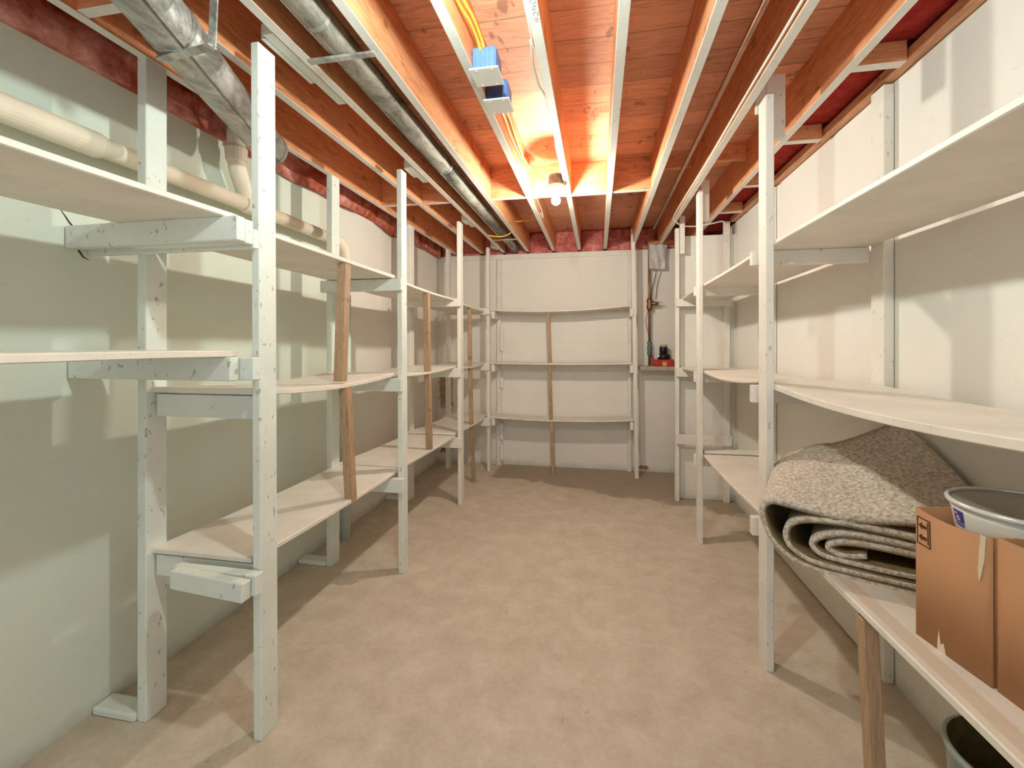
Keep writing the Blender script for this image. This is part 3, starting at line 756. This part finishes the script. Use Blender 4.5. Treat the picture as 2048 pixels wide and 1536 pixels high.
cable([(-.774, 4.24, 2.58), (-.65, 4.22, 2.585), (-.516, 4.20, 2.60)], .006, 'yellow cable crossing between the slim-duct joist and the blue-box joist', name='crossing_cable')
cable([(.632, -1.0, 2.50), (.632, 1.0, 2.497), (.634, 1.55, 2.492), (.637, 2.2, 2.495), (.639, 2.8, 2.488), (.638, 3.5, 2.50), (.636, 4.0, 2.49), (.66, 4.08, 2.473), (.70, 4.12, 2.45)], .006, 'white cable clipped along the lower edge of a joist on the right', M_CABLEW, name='white_cable')
cable([(.73, 4.16, 2.445), (.85, 4.2, 2.448), (.98, 4.2, 2.465), (1.07, 4.2, 2.48), (1.09, 4.2, 2.45), (1.10, 4.2, 2.40)], .006, 'white cable bridging above the partition between two right shelving posts', M_CABLEW, name='white_cable')

BULB1, BULB2 = V(-.272, 3.0, 2.365), V(-.28, 1.0, 2.365)
def bulb(c, col, P, label, boxlabel):
    r = thing('bulb_fixture', (c.x, c.y, c.z + .1), label, 'light fixture')
    bz = c.z
    finish('junction_box', lathe(c.x, c.y, [(.05, bz + .10), (.05, bz + .165), (.045, bz + .17)], 8), M_GALVD, r)
    lh = finish('lamp_holder', lathe(c.x, c.y, [(.02, bz + .045), (.026, bz + .05), (.03, bz + .068), (.058, bz + .075), (.062, bz + .085), (.055, bz + .10)], 32), M_PORC, r, smooth=True)
    R = .03
    prof = [(R * math.sin(a), bz - R * math.cos(a)) for a in [math.pi * k / 14 for k in range(1, 11)]] + [(.014, bz + .034), (.013, bz + .045)]
    finish('bulb', lathe(c.x, c.y, prof, 24), emis('lit_bulb_' + label[:4], col, P / (4 * math.pi ** 2 * R * R)), lh, smooth=True)
    finish('support_clip', beam((c.x + .05, c.y, bz + .14), (JX[5] - .0195, c.y, bz + .16), .02, .012, .001), M_GALV, r)
    return r
bulb(BULB1, (1, .945, .81), 36, 'lit bare bulb in a white porcelain holder under the joists, near the blocking row', '')
bulb(BULB2, (.85, 1, .93), 29, 'second bare bulb in a porcelain holder, above the viewer', '')

# ------------------------------------------------------------------ carpet roll
O = V(.75, 1.66, 0); an = math.radians(-27.5)
U = V(math.cos(an), math.sin(an), 0); Wd = V(-U.y, U.x, 0)
front = [(.46, .81), (.34, .86), (.22, .868), (.095, .846), (.027, .842), (-.045, .845), (-.122, .853), (-.165, .852), (-.190, .825), (-.184, .775), (-.160, .722), (-.128, .690), (-.091, .668), (-.045, .657), (.003, .654), (.10, .654), (.25, .655), (.38, .656),
         (.43, .67), (.45, .72), (.43, .785), (.36, .812), (.22, .822), (.10, .826), (.02, .824), (-.06, .812), (-.105, .788), (-.119, .755), (-.112, .722), (-.088, .698), (-.045, .681), (.03, .676), (.15, .678), (.30, .682), (.39, .688),
         (.415, .72), (.40, .765), (.32, .786), (.20, .795), (.10, .795), (.03, .787), (-.02, .766), (-.042, .742), (-.034, .720), (0, .707), (.08, .705), (.20, .708), (.30, .712), (.345, .725), (.33, .757), (.24, .770), (.12, .772), (.04, .763), (.004, .744), (.012, .728), (.05, .724), (.10, .738)]
backov = {0: (.225, 1.085), 1: (.180, 1.085), 2: (.111, 1.046), 3: (.047, 1.010), 4: (-.012, .984), 5: (-.056, .975), 6: (-.128, .943), 7: (-.178, .908), 8: (-.222, .858), 9: (-.214, .80), 10: (-.19, .74), 11: (-.15, .70)}
fr = catmull([V(a, c_, 0) for a, c_ in front], 5)
bk = catmull([V(*(backov.get(i, front[i])), 0) for i in range(len(front))], 5)
def ribbon(o0, o1, NT_=14, depth=.5, rag=.004):
    """solid strip between offsets o0 and o1 from the path"""
    b = bmesh.new(); n = len(fr); G = [[], []]
    for j in range(NT_ + 1):
        tt = j / NT_
        path = [f.lerp(k, tt ** 1.15) for f, k in zip(fr, bk)]
        for s, off in enumerate((o0, o1)):
            row = []
            for i, p in enumerate(path):
                a, c_ = path[max(0, i - 1)], path[min(n - 1, i + 1)]
                tn = (c_ - a).normalized(); no = V(tn.y, -tn.x, 0)
                q = p + no * off
                d = tt * depth + (rag * noise.noise(V(i * .35, off * 90, 1)) if j == 0 else 0)
                bulge = .012 * math.sin(math.pi * tt) if i < 40 else 0
                row.append(b.verts.new(O + U * q.x + Wd * d + V(0, 0, q.y + bulge)))
            G[s].append(row)
    for j in range(NT_):
        for i in range(n - 1):
            b.faces.new((G[0][j][i], G[0][j][i + 1], G[0][j + 1][i + 1], G[0][j + 1][i]))
            b.faces.new((G[1][j][i], G[1][j + 1][i], G[1][j + 1][i + 1], G[1][j][i + 1]))
    for j in (0, NT_):
        for i in range(n - 1): b.faces.new((G[0][j][i], G[0][j][i + 1], G[1][j][i + 1], G[1][j][i]))
    for i in (0, n - 1):
        for j in range(NT_): b.faces.new((G[0][j][i], G[0][j + 1][i], G[1][j + 1][i], G[1][j][i]))
    return b
cr = thing('rolled_carpet', (.9, 1.75, .645), 'rolled beige carpet remnant lying on the lowest right shelf, its flap leaning on the wall', 'carpet')
finish('pile', ribbon(-.006, .0105), M_PILE, cr, smooth=True)
finish('backing', ribbon(-.0105, -.0065, rag=.002), M_BACKING, cr, smooth=True)

# ------------------------------------------------------------------ boxes
def carton(name, ox, oy, ang, L, Wx, h, z0, label, dip=.0, extra=None):
    """open carton; local x = into the wall, local -y = toward the viewer. origin = far aisle-side corner"""
    r = thing(name, (ox, oy, z0), label, 'box')
    e = V(math.sin(ang), -math.cos(ang), 0); n = V(math.cos(ang), math.sin(ang), 0)
    base = V(ox, oy, z0); T = .006
    def wall(p, d, length, inward, nm, dp, zs=h):
        b = bmesh.new(); N = 14; rows = []
        for s in (0, 1):
            for k in range(2):
                rows.append([])
                for i in range(N + 1):
                    u = i / N
                    z = 0 if k == 0 else zs - dp * 4 * u * (1 - u)
                    bow = -.012 * 4 * u * (1 - u) * k if dp else 0
                    rows[-1].append(b.verts.new(p + d * (length * u) + inward * (T * s + bow) + V(0, 0, z)))
        a0, a1, c0, c1 = rows
        for i in range(N):
            b.faces.new((a0[i], a0[i + 1], a1[i + 1], a1[i])); b.faces.new((c0[i], c1[i], c1[i + 1], c0[i + 1]))
            b.faces.new((a1[i], a1[i + 1], c1[i + 1], c1[i])); b.faces.new((a0[i], c0[i], c0[i + 1], a0[i + 1]))
        for i in (0, N): b.faces.new((a0[i], a1[i], c1[i], c0[i]))
        return finish(nm, b, M_CARD, r, smooth=True)
    wall(base, e, L, n, 'side_panel', dip)
    wall(base + n * (Wx - T), e, L, n, 'side_panel', 0)
    wall(base + n * T, n, Wx - 2 * T, e, 'end_panel', 0)
    wall(base + n * T + e * (L - T), n, Wx - 2 * T, e, 'end_panel', 0)
    b = bmesh.new()
    q = [base + n * T + e * T, base + n * T + e * (L - T), base + n * (Wx - T) + e * (L - T), base + n * (Wx - T) + e * T]
    vs = [b.verts.new(p + V(0, 0, .001)) for p in q] + [b.verts.new(p + V(0, 0, .007)) for p in q]
    b.faces.new(vs[:4][::-1]); b.faces.new(vs[4:])
    for i in range(4): b.faces.new((vs[i], vs[(i + 1) % 4], vs[4 + (i + 1) % 4], vs[4 + i]))
    finish('bottom_panel', b, M_CARDIN, r)
    return r, base, e, n
ZSH = .652
ang = math.radians(9.0)
c1, B, E_, N_ = carton('cardboard_box', .816, 1.350, ang, .192, .34, .334, ZSH, 'tall open brown cardboard box with an arrow symbol, holding the white bowl', dip=.006)
# printed orientation mark: frame with two arrows pointing to the far end, and a bar
def decal(pts, nm, m, root, off=.0012, Bq=None):
    b = bmesh.new()
    for poly in pts:
        lo = [b.verts.new(B + E_ * u + V(0, 0, z) - N_ * (off + .012 * 4 * (u / .192) * (1 - u / .192) * (z / .334)) + N_ * 0) for u, z in poly]
        hi = [b.verts.new(v.co + N_ * .0009) for v in lo]
        b.faces.new(lo); b.faces.new(hi[::-1])
        for i in range(len(lo)): b.faces.new((lo[i], hi[i], hi[(i + 1) % len(lo)], lo[(i + 1) % len(lo)]))
    return finish(nm, b, m, root)
def rect(u0, u1, z0, z1): return [(u0, z0), (u1, z0), (u1, z1), (u0, z1)]
fu0, fu1, fz0, fz1, lw = .006, .052, .244, .314, .003
frame = [rect(fu0, fu1, fz0, fz0 + lw), rect(fu0, fu1, fz1 - lw, fz1), rect(fu0, fu0 + lw, fz0, fz1), rect(fu1 - lw, fu1, fz0, fz1)]
bar = [rect(.0425, .0455, fz0 + .008, fz1 - .006)]
arrows = []
for zc in (.264, .293):
    arrows += [rect(.022, .039, zc - .004, zc + .004), [(.012, zc), (.024, zc - .009), (.024, zc + .009)]]
decal(frame + bar + arrows, 'arrow_mark', M_INK, c1)
# torn tape remains
b = bmesh.new()
decal([[(.172, .334), (.182, .332), (.179, .28), (.172, .24), (.168, .225), (.166, .25)]], 'tape_strip', M_TAPE, c1)
decal([[(.062, .001), (.085, .001), (.080, .03), (.072, .022), (.068, .055), (.064, .03)]], 'torn_patch', M_TAPE, c1)
c2, B2, E2, N2 = carton('cardboard_box', .850, 1.152, math.radians(7), .30, .30, .335, ZSH + .004, 'brown cardboard box nearest the viewer, cut off by the photo edge', dip=0)
finish('contents', box(.875, 1.13, .875, 1.11, .90, .935, .01), flat('dark_red_contents', (.10, .022, .022), .6), c2)
# white bowl with lid
bw = thing('white_bowl', (.995, 1.245, .93), 'round white enamel bowl with a grey lid, sitting in the top of the cardboard box', 'bowl')
bc = (.997, 1.250)
finish('bowl_body', lathe(*bc, [(.105, .925), (.128, .935), (.136, .965), (.142, 1.005), (.146, 1.022)], 56), M_ENAMEL, bw, smooth=True)
finish('rim', lathe(*bc, [(.146, 1.020), (.152, 1.023), (.154, 1.028), (.151, 1.033), (.146, 1.034), (.143, 1.030), (.145, 1.022)], 56, cap0=False, cap1=False), M_RIM, bw, smooth=True)
finish('lid', lathe(*bc, [(.145, 1.0225), (.143, 1.026), (.137, 1.0262), (.132, 1.0235), (.001, 1.024)], 56, cap0=False), M_LID, bw, smooth=True)
A = math.radians(165)
def on_bowl(a0, a1, z0, z1, m, nm, off, par=None):
    a0, a1 = A + (a0 - A) * 1.7, A + (a1 - A) * 1.7
    b = bmesh.new(); N = 6; rows = []
    def rad(z): return .136 + (z - .965) * .15
    for z in (z0, z1):
        for o_ in (0, .0008):
            rows.append([b.verts.new((bc[0] + (rad(z) + off + o_) * math.cos(a0 + (a1 - a0) * i / N), bc[1] + (rad(z) + off + o_) * math.sin(a0 + (a1 - a0) * i / N), z)) for i in range(N + 1)])
    r0, r1, r2, r3 = rows
    for i in range(N):
        b.faces.new((r1[i], r1[i + 1], r3[i + 1], r3[i])); b.faces.new((r0[i], r2[i], r2[i + 1], r0[i + 1]))
        b.faces.new((r0[i], r0[i + 1], r1[i + 1], r1[i])); b.faces.new((r2[i], r3[i], r3[i + 1], r2[i + 1]))
    for i in (0, N): b.faces.new((r0[i], r1[i], r3[i], r2[i]))
    return finish(nm, b, m, par or bw)
lb = on_bowl(A, A + .14, .981, 1.009, M_LABEL, 'sticker', .0006)
for a0, a1, z0, z1, m in ((.042, .104, .9855, .9885, M_PINK), (.048, .098, .9887, .9920, M_PINK), (.056, .088, .9922, .9965, M_PINK), (.066, .078, .9885, .9912, M_LABEL),
                      (.058, .074, 1.0000, 1.0018, M_PINK), (.040, .060, 1.0016, 1.0040, M_PINK), (.032, .046, .9985, 1.0026, M_PINK)):
    on_bowl(A + a0, A + a1, z0, z1, m, 'sticker_print', .0018 if m is M_PINK else .0030, lb)
on_bowl(A + .008, A + .135, .9765, .9785, M_LABEL, 'sticker_text', .0008, lb)
on_bowl(A + .008, A + .135, .9720, .9740, M_LABEL, 'sticker_text', .0008, lb)
# bucket under the shelf
bk_ = thing('bucket', (1.03, 1.30, 0), 'pale blue-grey bucket with a grimy inside on the floor under the lowest right shelf', 'bucket')
bx, by = 1.045, 1.335
o = finish('bucket_wall', lathe(bx, by, [(.115, .0), (.13, .012), (.145, .35), (.152, .352), (.152, .368), (.143, .37), (.128, .03), (.001, .028)], 48, cap1=True), [M_BUCKET, M_BUCKIN], bk_, smooth=True)
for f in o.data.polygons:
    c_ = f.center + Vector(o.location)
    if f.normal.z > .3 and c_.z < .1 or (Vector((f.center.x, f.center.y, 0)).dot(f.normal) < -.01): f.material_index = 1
finish('handle', tube(catmull([(bx - .155, by, .34), (bx - .150, by - .09, .27), (bx - .02, by - .165, .22), (bx + .13, by - .10, .27), (bx + .155, by, .34)], 8), .003, 8), M_GALV, bk_, smooth=True)
# debris on the floor
tag(finish('wood_chip', beam((.12, 1.45, .004), (.15, 1.475, .004), .008, .006, .001), M_INK), 'tiny dark wood splinter on the floor in the middle of the aisle', 'debris') if False else None

# ------------------------------------------------------------------ camera, world, output look
th = math.atan(171 / 900)
cam = bpy.data.cameras.new('camera'); co_ = bpy.data.objects.new('camera', cam); COL.objects.link(co_)
co_.location = (0, 0, 1.41); co_.rotation_euler = (math.pi / 2, 0, th)
cam.sensor_width = 36; cam.lens = 900 / 2048 * 36; cam.shift_y = -80 / 2048; cam.clip_start = .02
SC.camera = co_
w = bpy.data.worlds.new('world'); SC.world = w; w.use_nodes = True
w.node_tree.nodes['Background'].inputs[0].default_value = (.86, .93, 1, 1)
w.node_tree.nodes['Background'].inputs[1].default_value = 1.25  # ambient fill added, entering through the open front of the room
SC.view_settings.view_transform = 'Standard'; SC.view_settings.look = 'None'
SC.view_settings.exposure = 0.57; SC.view_settings.gamma = 1; SC.view_settings.use_curve_mapping = False
SC.cycles.max_bounces = 10; SC.cycles.diffuse_bounces = 8; SC.cycles.sample_clamp_indirect = 6
